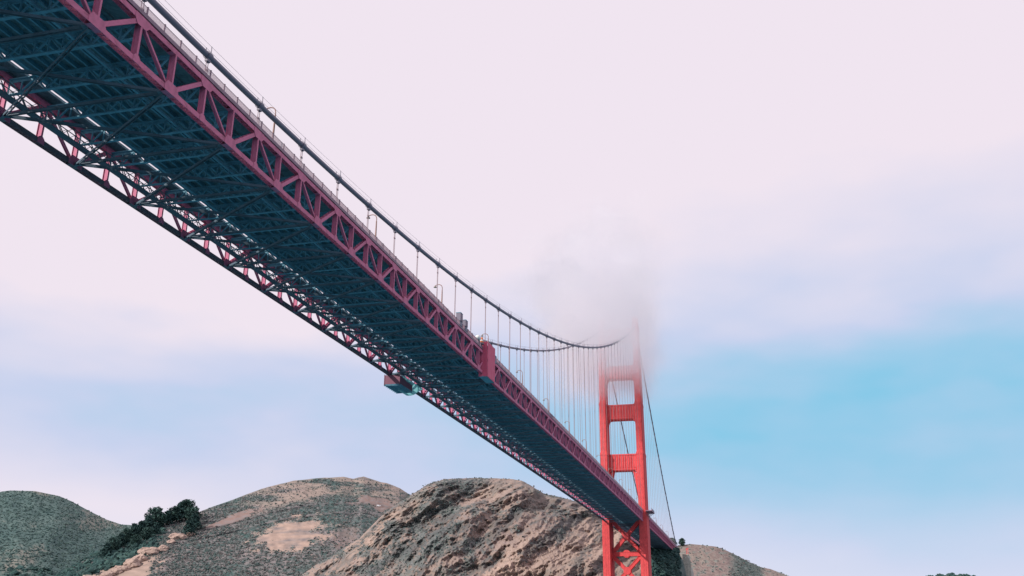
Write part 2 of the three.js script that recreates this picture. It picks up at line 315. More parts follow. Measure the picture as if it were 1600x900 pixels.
for (const x of [-6.4, 4.6]) part('utility_pipe', sweep(x - 0.2, x + 0.2, -2.0, -1.6, ZS), M.under, deck);
const beamGeo = join([box(26.4, 0.16, 0.5, 0, 0.2, 0), box(26.4, 0.16, 0.5, 0, -2.35, 0), box(26.4, 0.5, 0.06, 0, -0.1, 0), ...[...Array(12).keys()].flatMap((i) => { const x = -13.2 + i * 2.2; return [rod(V(x, i % 2 ? -2.3 : 0.1, 0), V(x + 2.2, i % 2 ? 0.1 : -2.3, 0), 0.24, 0.2), box(0.18, 2.4, 0.2, x, -1.1, 0)]; })]);
// inspection walkway hung inside the far truss: two lattice sides
const walkGeo = join([box(0.1, 0.12, P, 0, 0.9, 0), box(0.1, 0.12, P, 0, -0.9, 0), box(0.1, 0.12, P, 1.3, 0.9, 0), box(0.1, 0.12, P, 1.3, -0.9, 0), box(1.2, 0.06, P, 0.65, -0.95, 0), ...[...Array(8).keys()].flatMap((i) => { const z = -P / 2 + i * P / 8; return [rod(V(0, -0.9, z), V(0, 0.9, z + P / 8), 0.16, 0.06), rod(V(0, 0.9, z), V(0, -0.9, z + P / 8), 0.16, 0.06), rod(V(1.3, i % 2 ? -0.9 : 0.9, z), V(1.3, i % 2 ? 0.9 : -0.9, z + P / 8), 0.16, 0.06), box(1.4, 0.12, 0.14, 0.65, -0.85, z)]; })]);
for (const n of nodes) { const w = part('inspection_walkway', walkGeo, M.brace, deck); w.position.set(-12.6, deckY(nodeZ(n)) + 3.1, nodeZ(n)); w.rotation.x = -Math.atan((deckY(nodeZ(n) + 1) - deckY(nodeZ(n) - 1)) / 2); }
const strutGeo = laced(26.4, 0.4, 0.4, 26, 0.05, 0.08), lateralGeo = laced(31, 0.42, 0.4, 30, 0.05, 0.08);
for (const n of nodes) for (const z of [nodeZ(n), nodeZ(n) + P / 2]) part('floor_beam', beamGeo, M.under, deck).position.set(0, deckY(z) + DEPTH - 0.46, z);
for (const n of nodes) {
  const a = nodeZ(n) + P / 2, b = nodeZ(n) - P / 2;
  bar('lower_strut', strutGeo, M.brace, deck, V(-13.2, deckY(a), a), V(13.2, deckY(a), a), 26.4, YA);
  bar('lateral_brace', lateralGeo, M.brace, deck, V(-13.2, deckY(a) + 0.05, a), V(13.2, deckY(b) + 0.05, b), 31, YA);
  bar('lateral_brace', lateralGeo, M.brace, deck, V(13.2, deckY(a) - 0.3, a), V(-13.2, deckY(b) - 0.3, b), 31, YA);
}
// railings: posts every quarter panel with picket panels between
const panelGeo = join([box(0.07, 0.07, 3.6, 0, 1.28, 0), box(0.05, 0.05, 3.6, 0, 0.1, 0), ...[...Array(24).keys()].map((i) => box(0.035, 1.2, 0.05, 0, 0.68, -1.72 + i * 0.15))]).scale(1, 0.86, 1);
const railPost = join([box(0.16, 1.4, 0.2, 0, 0.7, 0), box(0.22, 0.06, 0.26, 0, 1.43, 0)]).scale(1, 0.84, 1);
for (const side of [1, -1]) {
  const r = group('railing', bridge), far = [];
  for (let z = 760; z > -340; z -= P / 4) {
    if (Math.abs(z) < 9) continue;
    if (side < 0) { far.push(railPost.clone().translate(side * 13.98, deckY(z) + DEPTH + 1.3, z), panelGeo.clone().translate(side * 13.98, deckY(z - P / 8) + DEPTH + 1.3, z - P / 8)); continue; }
    part('railing_post', railPost, M.fascia, r).position.set(side * 13.98, deckY(z) + DEPTH + 1.3, z);
    part('railing_panel', panelGeo, M.fascia, r).position.set(side * 13.98, deckY(z - P / 8) + DEPTH + 1.3, z - P / 8);
  }
  if (far.length) part('railing_run', join(far), M.fascia, r).userData.kind = 'stuff';
}
// walkway bays round the tower legs
for (const side of [1, -1]) {
  const w = part('sidewalk_bay', join([box(4.4, 0.6, 22, side * 18.4, 0, 0), box(0.5, 0.9, 22.4, side * 20.5, 0.1, 0), ...[-9, -3, 3, 9].map((z) => rod(V(side * 16, -3.2, z), V(side * 20.2, -0.3, z), 0.3)), ...[...Array(13).keys()].map((i) => box(0.12, 1.3, 0.14, side * 20.5, 1.1, -10.8 + i * 1.8)), box(0.12, 0.1, 22, side * 20.5, 1.75, 0)]), M.fascia, deck);
  w.position.y = deckY(0) + DEPTH + 1.1;
}

// the tower
const tower = group('tower', bridge);
function legPrism(w, d, y0, y1, notch) {
  const a = w / 2, b = d / 2, n = notch, s = new THREE.Shape([[-a + n, -b], [a - n, -b], [a - n, -b + 2 * n], [a, -b + 2 * n], [a, b - 2 * n], [a - n, b - 2 * n], [a - n, b], [-a + n, b], [-a + n, b - 2 * n], [-a, b - 2 * n], [-a, -b + 2 * n], [-a + n, -b + 2 * n]].map(([x, y]) => new THREE.Vector2(x, y)));
  return new THREE.ExtrudeGeometry(s, { depth: y1 - y0, bevelEnabled: false }).rotateX(-Math.PI / 2).translate(0, y0, 0);
}
const legGeo = join([
  legPrism(5.9, 20, 5, 62, 0.4), legPrism(5.6, 19.4, 62, 117, 0.4), legPrism(5.9, 19.8, 114.8, 116.2, 0.3), legPrism(5.1, 18.2, 117, 156, 0.4), legPrism(5.4, 18.6, 153.6, 154.8, 0.3),
  legPrism(4.6, 17, 156, 188, 0.4), legPrism(4.9, 17.4, 186, 187, 0.3), legPrism(4.2, 15.8, 188, 216, 0.4), legPrism(4.9, 14.2, 216, 217.5, 0.3), legPrism(3.8, 12, 217.5, 222, 0.4),
  ...[[5, 62, 10.06], [62, 115, 9.76], [117, 153.6, 9.16], [156, 186, 8.56]].flatMap(([a, b, z]) => [box(0.5, b - a - 3, 0.16, -0.9, (a + b) / 2, z), box(0.5, b - a - 3, 0.16, 0.9, (a + b) / 2, z)]),
]);
for (const s of [1, -1]) part('leg', legGeo, M.tower, tower).position.x = s * WID;
function portal(y0, y1, inner, arch, sill, depth) {
  const a = inner, h = new THREE.Shape(); // strut with rounded brackets below and small ones above
  h.moveTo(-a, y1 + sill); h.lineTo(-a, y0 - arch * 1.25); h.lineTo(-a + 0.7, y0 - arch * 1.1); h.bezierCurveTo(-a + 0.8, y0 - arch * 0.35, -a + arch * 0.5, y0, -a + arch, y0);
  h.lineTo(a - arch, y0); h.bezierCurveTo(a - arch * 0.5, y0, a - 0.8, y0 - arch * 0.35, a - 0.7, y0 - arch * 1.1); h.lineTo(a, y0 - arch * 1.25); h.lineTo(a, y1 + sill);
  h.lineTo(a - 0.6, y1 + sill); h.lineTo(a - 0.6, y1 + sill * 0.4); h.lineTo(a - sill, y1); h.lineTo(-a + sill, y1); h.lineTo(-a + 0.6, y1 + sill * 0.4); h.lineTo(-a + 0.6, y1 + sill);
  const g = [new THREE.ExtrudeGeometry(h, { depth, bevelEnabled: false, curveSegments: 8 }).translate(0, 0, -depth / 2)];
  for (const f of [1, -1]) {
    const z = f * (depth / 2 + 0.2);
    g.push(box(2 * a - 1, 0.9, 0.4, 0, y1 - 0.7, z), box(2 * a - 1, 0.9, 0.4, 0, y0 + 1.0, z), box(2.6, y1 - y0 - 4, 0.4, -a + 1.8, (y0 + y1) / 2, z), box(2.6, y1 - y0 - 4, 0.4, a - 1.8, (y0 + y1) / 2, z));
    for (let i = 0; i < 9; i++) g.push(box(0.85, y1 - y0 - 4, 0.42, -6 + i * 1.5, (y0 + y1) / 2, z));
  }
  return join(g);
}
part('portal_strut', portal(103.5, 116, 11.2, 3.4, 1.2, 9), M.tower, tower);
part('portal_strut', portal(142.8, 154.4, 11.3, 3.6, 1.6, 8.4), M.tower, tower);
part('portal_strut', portal(175.2, 185.4, 11.5, 3.6, 1.6, 7.8), M.tower, tower);
part('portal_strut', portal(205, 216, 11.7, 3.6, 0.6, 7), M.tower, tower);
for (const s of [1, -1]) { // tall haunches of the roadway portal
  const h = new THREE.Shape([[11.2, 101], [7.2, 103.4], [8.3, 98], [10.2, 86], [10.6, 82], [11.2, 82]].map(([x, y]) => new THREE.Vector2(s * x, y)));
  part('haunch', join([new THREE.ExtrudeGeometry(h, { depth: 7.6, bevelEnabled: false }).translate(0, 0, -3.8)]), M.tower, tower);
}
const xb = (y0, y1) => { for (const s of [1, -1]) { const p = V(-s * 11, y0, s * 0.05), q = V(s * 11, y1, s * 0.05); part('cross_brace', xBrace(p, q), M.tower, tower); } };
function xBrace(p, q) { // 2.4 m deep in the plane of the tower, 5 m along the bridge, flanged
  const dir = q.clone().sub(p), L = dir.length(), a = Math.atan2(dir.y, dir.x), e = p.z > 0 ? 0.03 : 0;
  return join([box(L, 2.2, 4.6 - e), box(L, 0.35, 5.2 - e * 4, 0, 1.1 - e, 0), box(L, 0.35, 5.2 - e * 4, 0, -1.1 + e, 0)].map((g) => g.rotateZ(a).translate((p.x + q.x) / 2, (p.y + q.y) / 2, 0)));
}
xb(43.5, 67.5); xb(19.5, 42);
for (const y of [42.8, 18.8]) part('cross_strut', join([box(21.6, 2.4, 5.4, 0, y, 0), box(21.6, 0.3, 6, 0, y + 1.3, 0), box(21.6, 0.3, 6, 0, y - 1.3, 0)]), M.tower, tower);
for (const y of [43, 31, 55.5, 19]) for (const f of [1, -1]) part('gusset_plate', join([new THREE.CylinderGeometry(2.9, 2.9, 0.2, 8).rotateX(Math.PI / 2).rotateZ(Math.PI / 8).translate(0, y, f * 2.72)]), M.tower, tower);
part('pier', join([box(46, 6, 30, 0, 2, 0), box(42, 1.6, 26, 0, 5.2, 0)]), M.concrete, tower);
for (const s of [1, -1]) part('cable_saddle', join([box(3, 3, 9, s * WID, 220.5, 0), box(4, 3.6, 5, s * WID, 223.5, 0)]), M.tower, tower);

// main cables with bands and hand ropes
const bandGeo = join([new THREE.CylinderGeometry(0.62, 0.62, 1.0, 14).rotateX(Math.PI / 2), box(0.5, 0.8, 0.8, 0, -0.62, 0), box(0.1, 1.2, 0.1, 0.45, 0.9, 0), box(0.1, 1.2, 0.1, -0.45, 0.9, 0)]);
const tubeAlong = (x, dy, zs, r, k) => metreUV(new THREE.TubeGeometry(new THREE.CatmullRomCurve3(zs.map((z) => V(x, cableY(z) + dy, z))), zs.length * 2, r, k));
const mainZ = zrun(768, 0, 12), sideZ = zrun(0, -395, 12), susp = nodes.filter((n) => Math.abs(nodeZ(n)) > 10);
const ropeGeo = new THREE.CylinderGeometry(0.062, 0.062, 1, 7), clampGeo = join([box(0.22, 0.24, 0.66)]);
for (const side of [1, -1]) {
  const c = group('main_cable', bridge), x = side * WID;
  part('cable_strand', tubeAlong(x, 0, mainZ, 0.46, 14), M.cable, c); part('cable_strand', tubeAlong(x, 0, sideZ, 0.46, 12), M.cable, c);
  for (const o of [-0.45, 0.45]) for (const run of [mainZ, sideZ]) part('hand_rope', tubeAlong(x + o, 1.45, run, 0.022, 5), M.cable, c);
  for (const n of susp) {
    const z = nodeZ(n), y = cableY(z), low = deckY(z) + DEPTH; if (y - low < 1.5) continue;
    const b = part('cable_band', bandGeo, M.cable, c); b.position.set(x, y, z); b.rotation.x = -Math.atan((cableY(z + 1) - cableY(z - 1)) / 2);
    const s = group('suspender', bridge, V(x, low, z)), len = y - low;
    for (const o of [-0.24, 0.24]) { const e = 0; const r = part('suspender_rope', ropeGeo, M.rope, s); r.scale.y = len; r.position.set(e, len / 2, o); }
    if (len > 4) part('spreader_clamp', clampGeo, M.rope, s).position.y = len - 2.4;
  }
}
// concrete anchor block at the end of the side span
{
  const s = new THREE.Shape([[-345, 0], [-345, 60], [-360, 61.5], [-385, 61], [-392, 52], [-440, 46], [-440, 0]].map(([x, y]) => new THREE.Vector2(-x, y)));
  const g = join([new THREE.ExtrudeGeometry(s, { depth: 5.4, bevelEnabled: true, bevelSize: 0.2, bevelThickness: 0.2, bevelSegments: 1 }).rotateY(Math.PI / 2).translate(18.2, 0, 0), box(6.4, 1.0, 9, 21, 61.2, -351)]);
  const block = group('anchor_block', bridge); part('wall', g, M.concrete, block);
  part('buttress', join([box(1.2, 58, 3, 24.3, 29, -350), box(1.2, 56, 3, 24.3, 28, -372)]), M.concrete, block);
  for (const [x, z, h] of [[22.6, -347, 6], [23.6, -356, 7]]) part('mast', join([new THREE.CylinderGeometry(0.25, 0.32, h, 8).translate(x, 61 + h / 2, z), box(1.1, 1.6, 0.5, x, 61 + h, z)]), M.tower, block);
}

// ---------------------------------------------------------------- things on the bridge
// street lamps: column, curved arm, lamp head
{
  const arm = new THREE.TubeGeometry(new THREE.CatmullRomCurve3([V(0, 7.1, 0), V(0, 7.9, 0), V(-0.35, 8.7, 0), V(-1.1, 9.05, 0), V(-2.0, 8.95, 0), V(-2.35, 8.7, 0)]), 18, 0.12, 8);
  const lamp0 = new THREE.Group();
  part('column', join([new THREE.CylinderGeometry(0.16, 0.24, 6.4, 10).translate(0, 3.9, 0), new THREE.CylinderGeometry(0.34, 0.42, 0.9, 10).translate(0, 0.45, 0)]), M.lampPole, lamp0);
  part('arm', arm, M.lampPole, lamp0);
  const head = part('lamp_head', new THREE.LatheGeometry([[0.05, 0.35], [0.16, 0.3], [0.2, 0.1], [0.48, -0.15], [0.52, -0.3], [0.4, -0.32]].map(([x, y]) => new THREE.Vector2(x, y)), 12).translate(-2.38, 8.5, 0), M.lampHead, lamp0);
  part('lens', new THREE.SphereGeometry(0.36, 10, 6).scale(1, 0.55, 1).translate(-2.38, 8.2, 0), M.lens, head);
  const words = ['first', 'second', 'third', 'fourth', 'fifth', 'sixth', 'seventh', 'eighth', 'ninth', 'tenth', 'eleventh', 'twelfth', 'thirteenth'];
  for (let k = 0; k < 13; k++) {
    const z = Z0 - P * (2.42 + 3 * k), o = k ? lamp0.clone() : lamp0; if (z < 12) break;
    add(o, 'street_lamp'); o.scale.setScalar(0.83); o.position.set(12.9, deckY(z) + DEPTH + 1.25, z);
    tag(o, `curved street lamp above the near railing, ${words[k]} lamp counted from the upper left`, 'street lamp', 'street lamps along the near railing');
  }
  ['nearest to', 'second beyond', 'third beyond', 'fourth beyond'].forEach((w, k) => { const o = lamp0.clone(), z = -50 - 60 * k; add(o, 'street_lamp'); o.scale.setScalar(0.83); o.position.set(12.9, deckY(z) + DEPTH + 1.25, z); tag(o, `tiny street lamp on the far side span, ${w} the tower`, 'street lamp', 'street lamps beyond the tower'); });
}
const nz = (n) => Z0 - P * n;
// wrapped work enclosure round one truss panel
{
  const z = nz(11.05), y = deckY(z), w = 8.6, top = DEPTH + 3.2, bottomY = -1.3, o = group('work_enclosure', null, V(14.2, y, z));
  tag(o, 'tall pink sheeted work enclosure wrapped round one truss panel', 'enclosure');
  const sheetMat = std(lin(0.62, 0.1, 0.18), 0.75), nx = 40, ny = 16;
  const cloth = (wd, ht, sgn) => { const g = new THREE.PlaneGeometry(wd, ht, nx, ny), p = g.attributes.position; for (let i = 0; i < p.count; i++) { const u = p.getX(i), v = p.getY(i); p.setZ(i, 0.1 * Math.abs(Math.sin(u * Math.PI / 1.9)) * (0.4 + 0.6 * Math.abs(Math.cos(v * Math.PI / 2.4))) + 0.12 * noise(u * 0.7, v * 0.7, sgn)); } g.computeVertexNormals(); return metreUV(g); };
  const h = top - bottomY, mid = (top + bottomY) / 2;
  part('sheet', cloth(w, h, 1).rotateY(Math.PI / 2).translate(1.3, mid, 0), sheetMat, o);
  part('sheet', cloth(2.6, h, 3).translate(0, mid, w / 2), sheetMat, o);
  part('sheet', cloth(2.6, h, 5).rotateY(Math.PI).translate(0, mid, -w / 2), sheetMat, o);
  const poles = []; for (let i = 0; i <= 6; i++) poles.push(box(0.09, h + 0.6, 0.09, 1.18, mid, -w / 2 + 0.1 + (w - 0.2) * i / 6)); for (let j = 0; j <= 4; j++) poles.push(box(0.08, 0.08, w, 1.08, bottomY + 0.2 + (h - 0.4) * j / 4, 0));
  part('scaffold_frame', join(poles), M.cable, o);
  part('platform', join([box(2.5, 0.16, w, 0, bottomY + 0.1, 0), box(2.5, 0.16, w, 0, top - 1.3, 0)]), M.under, o);
  const b = group('hoist_box', null, V(14.6, y + top - 3.1, z - w / 2 - 1.3)); tag(b, 'small dark box hung beside the pink work enclosure', 'box');
  part('case', join([box(1.5, 2.2, 1.9)]), M.cable, b); part('lid', join([box(1.7, 0.16, 2.1, 0, 1.18, 0)]), M.under, b); part('bracket', join([box(0.2, 0.2, 2.6, -0.5, 0.5, 0.2)]), M.cable, b);
  const bar0 = group('barrel', null, V(13.9, y + DEPTH + 2.3, z + w / 2 + 1.4)); tag(bar0, 'orange and white barrel standing beside the pink enclosure', 'barrel');
  const om = std(lin(0.75, 0.2, 0.07), 0.5), wm = std(lin(0.8, 0.78, 0.74), 0.5);
  part('body', new THREE.LatheGeometry([[0, 0], [0.75, 0], [0.75, 0.5], [0.68, 0.55], [0.66, 1.1], [0.58, 1.15], [0.55, 1.75], [0.2, 1.85], [0, 1.85]].map(([a, c]) => new THREE.Vector2(a, c)), 14), om, bar0); part('band', new THREE.CylinderGeometry(0.69, 0.71, 0.4, 14).translate(0, 0.82, 0), wm, bar0);
  part('foot', join([new THREE.CylinderGeometry(0.9, 0.95, 0.25, 14).translate(0, -0.12, 0), box(0.3, 1.2, 0.3, 0, -0.6, 0)]), M.cable, bar0);
  const tank = group('tank', null, V(13.9, y + DEPTH + 2.5, z + w / 2 + 4.6)); tag(tank, 'small white tank on legs at the railing by the enclosure', 'tank');
  part('body', new THREE.CapsuleGeometry(0.7, 1.2, 6, 12).rotateX(Math.PI / 2).translate(0, 0.6, 0), wm, tank); part('stand', join([box(0.12, 1.3, 0.12, 0.4, -0.5, 0.5), box(0.12, 1.3, 0.12, -0.4, -0.5, 0.5), box(0.12, 1.3, 0.12, 0.4, -0.5, -0.5), box(0.12, 1.3, 0.12, -0.4, -0.5, -0.5)]), M.cable, tank);
  [[9.3, 2.3, 'larger'], [9.62, 1.7, 'smaller']].forEach(([n, h2, size]) => {
    const zz = nz(n), c = group('tool_cabinet', null, V(13.6, deckY(zz) + DEPTH + 1.25, zz)); tag(c, `${size} of two dark cabinets rising over the railing left of the enclosure`, 'cabinet', 'cabinets on the walkway');
    part('case', join([box(1.3, h2, 2.0, 0, h2 / 2 + 0.25 + 1, 0), box(1.2, 1.1, 1.9, 0, 0.55, 0)]), M.cable, c); part('lid', join([box(1.45, 0.12, 2.15, 0, h2 + 1.32, 0)]), M.under, c); part('door', join([box(0.05, h2 - 0.4, 0.9, 0.68, h2 / 2 + 1.25, -0.48), box(0.05, h2 - 0.4, 0.9, 0.68, h2 / 2 + 1.25, 0.48)]), M.fascia, c);
  });
}
// work platform slung under the far truss, with safety net
{
  const z0 = 449, z1 = 438.5, zc = (z0 + z1) / 2, y = deckY(zc), o = group('work_platform', null, V(-12.4, y, zc));
  tag(o, 'dark work platform with teal net slung under the far truss', 'platform');
  const L = z0 - z1, maroon = std(lin(0.2, 0.07, 0.11), 0.7);
  part('floor', join([box(5, 0.3, L, 0, -3.3, 0), ...[...Array(8).keys()].map((i) => box(5.2, 0.3, 0.3, 0, -3.55, -L / 2 + 0.3 + i * (L - 0.6) / 7))]), M.under, o);
  part('end_panel', join([box(4.8, 2.7, 0.1, 0, -1.9, L / 2), box(0.2, 3.2, 0.3, -2.4, -1.9, L / 2), box(0.2, 3.2, 0.3, 2.4, -1.9, L / 2)]), maroon, o);
  part('side_panel', join([box(0.1, 2.4, L, -2.5, -2.0, 0), box(0.1, 2.4, L, 2.5, -2.0, 0)]), maroon, o);
  part('hanger', join([-1, -0.4, 0.2, 0.8].flatMap((f) => [box(0.14, 4.4, 0.14, -2.3, -1.3, f * L / 2), box(0.14, 4.4, 0.14, 1.3, -1.3, f * L / 2)])), M.cable, o);
  const net = new THREE.PlaneGeometry(6, L + 8, 10, 30).rotateX(-Math.PI / 2).translate(0, 0, -5), p = net.attributes.position;
  for (let i = 0; i < p.count; i++) { const u = p.getX(i) / 3, v = (p.getZ(i) + 5) / (L / 2 + 4); p.setY(i, -0.6 + 2.2 * (u * u - 1) * (1 - v ** 4) - 0.9 * (1 - u * u) * (1 - v ** 4) + 0.15 * noise(u * 3, v * 6, 1)); }
  net.computeVertexNormals();
  part('safety_net', metreUV(net), new THREE.MeshPhysicalMaterial({ color: lin(0.3, 0.68, 0.7), roughness: 1, transmission: 0.6, thickness: 0 }), o);
}
// walkers on the near walkway, a few pixels tall
{
  const bones = [[0, 0.08, 0.1, 0, 0.5, 0.02, 0.05, 0.06], [0, 0.5, 0.02, 0.03, 0.9, 0, 0.06, 0.09], [0.2, 0.08, -0.12, 0.19, 0.5, -0.02, 0.05, 0.06], [0.19, 0.5, -0.02, 0.14, 0.9, 0, 0.06, 0.09], [0.09, 0.92, 0, 0.09, 1.4, 0, 0.15, 0.17], [0.09, 1.4, 0, 0.09, 1.56, 0.02, 0.07, 0.06], [0.09, 1.62, 0.03, 0.09, 1.68, 0.03, 0.1, 0.105], [-0.1, 1.4, 0, -0.17, 1.1, -0.05, 0.06, 0.045], [-0.17, 1.1, -0.05, -0.14, 0.84, 0.08, 0.045, 0.035], [0.28, 1.4, 0, 0.35, 1.1, 0.03, 0.06, 0.045], [0.35, 1.1, 0.03, 0.32, 0.84, 0.16, 0.045, 0.035], [0, 0.05, 0.05, 0, 0.04, 0.24, 0.05, 0.04], [0.2, 0.05, -0.16, 0.2, 0.04, 0.03, 0.05, 0.04]];
  const N = 56, mc = new MarchingCubes(N, new THREE.MeshBasicMaterial(), false, false, 60000), half = 0.95, cen = [0.09, 0.88, 0.03];
  for (let k = 0; k < N; k++) for (let j = 0; j < N; j++) for (let i = 0; i < N; i++) {
    const q = [i, j, k].map((t, a) => ((t - N / 2) / (N / 2)) * half + cen[a]); let d = 9;
    for (const b of bones) {
      const e = [b[3] - b[0], b[4] - b[1], b[5] - b[2]], w = [q[0] - b[0], q[1] - b[1], q[2] - b[2]], t = clamp((w[0] * e[0] + w[1] * e[1] + w[2] * e[2]) / (e[0] ** 2 + e[1] ** 2 + e[2] ** 2 || 1));
      const r = Math.hypot(w[0] - t * e[0], w[1] - t * e[1], w[2] - t * e[2]) - mix(b[6], b[7], t), hh = clamp(0.5 + 0.5 * (r - d) / 0.04); d = mix(r, d, hh) - 0.04 * hh * (1 - hh);
    }
    mc.field[i + j * N + k * N * N] = -d;
  }
  mc.isolation = 0; mc.update();
  const g = new THREE.BufferGeometry(); g.setAttribute('position', new THREE.BufferAttribute(mc.positionArray.slice(0, mc.count * 3).map((v, i) => v * half + cen[i % 3]), 3)); g.setAttribute('normal', new THREE.BufferAttribute(mc.normalArray.slice(0, mc.count * 3), 3));
  const hair = new THREE.SphereGeometry(0.112, 10, 6, 0, 6.3, 0, 1.7).translate(0.09, 1.68, 0.02), cloth = [lin(0.05, 0.05, 0.07), lin(0.07, 0.06, 0.1), lin(0.12, 0.05, 0.06)];
  [[27.2, 'dark clothed person on the walkway, left one of a pair near the tower'], [28.5, 'dark clothed person on the walkway, right one of a pair near the tower'], [36.2, 'person in dark red standing at the railing close to the tower leg']].forEach(([n, label], k) => {
    const z = nz(n), o = group('person', null, V(13.9, deckY(z) + DEPTH + 1.25, z)); o.rotation.y = 2.8; o.scale.setScalar(1.04);
    part('body', g, std(cloth[k], 0.9), o); part('hair', hair, std(lin(0.03, 0.02, 0.02), 0.8), o); tag(o, label, 'person', 'walkers on the bridge');
  });
}

// ---------------------------------------------------------------- plants
function blobGeo(k) { // a small lumpy bush of leaf faces
  const g = new THREE.IcosahedronGeometry(1, 1), p = g.attributes.position; for (let i = 0; i < p.count; i++) { const x = p.getX(i), y = p.getY(i), z = p.getZ(i), s = 0.75 + 0.6 * noise(x * 1.7 + k * 9, y * 1.7, z * 1.7 + k); p.setXYZ(i, x * s, y * s * 0.8, z * s); } g.computeVertexNormals(); return g;
}
const leafMat = std(lin(1, 1, 1), 1);
function scrub(name, label, spots, count, size, shades) {
  const list = []; let guard = 0;
  while (list.length < count && guard++ < count * 30) { const s = spots[Math.floor(rnd() * spots.length)]; if (rnd() < s[3] * 1.05 - 0.15) list.push(s); }
  const im = new THREE.InstancedMesh(blobGeo(count % 7), leafMat, list.length), m = new THREE.Matrix4(), q = new THREE.Quaternion(), e = new THREE.Euler(), c = new THREE.Color();
  list.forEach((s, i) => {
    const r = size * (0.45 + 0.9 * rnd() * rnd()); e.set(rnd() * 0.6, rnd() * 6.3, rnd() * 0.6); q.setFromEuler(e);
    m.compose(V(s[0] + (rnd() - 0.5) * 6, s[1] + r * 0.15, s[2] + (rnd() - 0.5) * 6), q, V(r * (0.8 + 0.6 * rnd()), r * (0.6 + 0.4 * rnd()), r * (0.8 + 0.6 * rnd()))); im.setMatrixAt(i, m);
    const a = shades[Math.floor(rnd() * shades.length)], k = 0.75 + 0.5 * rnd(); c.setRGB(a[0] * k, a[1] * k, a[2] * k); im.setColorAt(i, c);
  });
  add(im, name); tag(im, label, null, null, 'stuff');
}
const G1 = [[0.06, 0.095, 0.09], [0.075, 0.105, 0.1], [0.11, 0.12, 0.115], [0.05, 0.082, 0.082], [0.15, 0.135, 0.13], [0.12, 0.11, 0.11]];
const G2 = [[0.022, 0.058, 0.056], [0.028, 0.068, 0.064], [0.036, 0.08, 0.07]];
scrub('scrub', 'grey green scrub covering the broad hill', midSpots.filter((s) => s[5] < 0.985), 52000, 1.45, G1);
scrub('scrub', 'low bushes on the smooth far hill', farSpots.filter((s) => s[5] < 0.995), 26000, 2.2, [[0.05, 0.095, 0.09], [0.065, 0.115, 0.1], [0.04, 0.08, 0.078], [0.085, 0.13, 0.12]]);
scrub('scrub', 'dark bushes on ledges of the rocky cliff', cliffSpots.filter((s) => s[4] < 1005), 6000, 1.0, G1);
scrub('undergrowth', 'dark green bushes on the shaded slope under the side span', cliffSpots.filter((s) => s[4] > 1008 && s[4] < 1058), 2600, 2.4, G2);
scrub('scrub', 'bushes scattered on the low hill beyond the approach', eastSpots, 5000, 1.5, G1);
scrub('woodland', 'dark trees covering the far island', isleSpots, 1600, 9, G2);
scrub('woodland', 'dense dark wood filling the valley at lower left', midSpots.filter((s) => s[4] < 250 && s[5] > 0.55).concat(farSpots.filter((s) => s[4] > 20 && s[4] < 260 && s[5] < 0.3)).map((s) => [s[0], s[1], s[2], 1, s[4], s[5]]), 1500, 6, G2);

// trees one can tell apart on the spur and by the approach
function treeProto(kind) {
  const o = new THREE.Group(), H = 1, limbs = [new THREE.CylinderGeometry(0.012, 0.035, 0.85, 7).translate(0, 0.42, 0)];
  const tris = [], nn = 1500, lobes = []; for (let i = 0; i < 11; i++) { const t = 0.22 + 0.76 * i / 10, r = kind === 0 ? 0.3 * (1.08 - t) + 0.05 : 0.3 * Math.sqrt(Math.max(0.05, 1 - ((t - 0.62) / 0.42) ** 2)); const a = i * 2.4; lobes.push([Math.cos(a) * r * 0.6, t, Math.sin(a) * r * 0.6, r * 0.75 + 0.03]); limbs.push(rod(V(0, t - 0.12, 0), V(Math.cos(a) * r * 0.8, t, Math.sin(a) * r * 0.8), 0.012)); }
  for (let i = 0; i < nn; i++) {
    const l = lobes[Math.floor(rnd() * lobes.length)], u = rnd() * 2 - 1, a = rnd() * 6.283, rr = l[3] * Math.cbrt(0.25 + 0.75 * rnd()), s = Math.sqrt(1 - u * u), c = [l[0] + rr * s * Math.cos(a), l[1] + rr * u * 0.7, l[2] + rr * s * Math.sin(a)], e = 0.05 + 0.045 * rnd();
    for (let k = 0; k < 3; k++) tris.push(c[0] + (rnd() - 0.5) * 2 * e, c[1] + (rnd() - 0.5) * 2 * e, c[2] + (rnd() - 0.5) * 2 * e);
  }
  const g = new THREE.BufferGeometry(); g.setAttribute('position', new THREE.Float32BufferAttribute(tris, 3)); g.computeVertexNormals();
  part('trunk', join(limbs), std(lin(0.1, 0.075, 0.06), 0.9), o); part('crown', g, std([lin(0.024, 0.062, 0.058), lin(0.03, 0.07, 0.06), lin(0.075, 0.115, 0.105)][kind], 1, { side: THREE.DoubleSide }), o);
  return o;
}
const rockMat = std(lin(0.37, 0.27, 0.225), 1);
const protos = [treeProto(0), treeProto(1), treeProto(2)];
function groundNear(spots, px, f) { let best = null, d = 1e9; for (const s of spots) { const e = ((s[4] - px) / 20) ** 2 + ((s[5] - f) * 20) ** 2; if (e < d) { d = e; best = s; } } return best; }
function tree(kind, at, h, label, grp) { const o = protos[kind].clone(); add(o, 'tree'); o.position.set(at[0], at[1] - 0.5, at[2]); o.scale.set(h * 1.15, h, h * 1.15); o.rotation.y = rnd() * 6.28; tag(o, label, 'tree', grp); return o; }
const spur = [[296, 0.8, 20], [287, 0.9, 23], [276, 0.92, 22], [266, 0.93, 18], [256, 0.93, 16], [246, 0.92, 17], [236, 0.95, 24], [227, 0.93, 19], [217, 0.92, 17], [207, 0.9, 18], [197, 0.9, 16], [188, 0.88, 15], [292, 0.66, 17], [300, 0.72, 18], [178, 0.85, 15], [168, 0.82, 14], [240, 0.82, 14], [226, 0.8, 14], [212, 0.76, 13]];
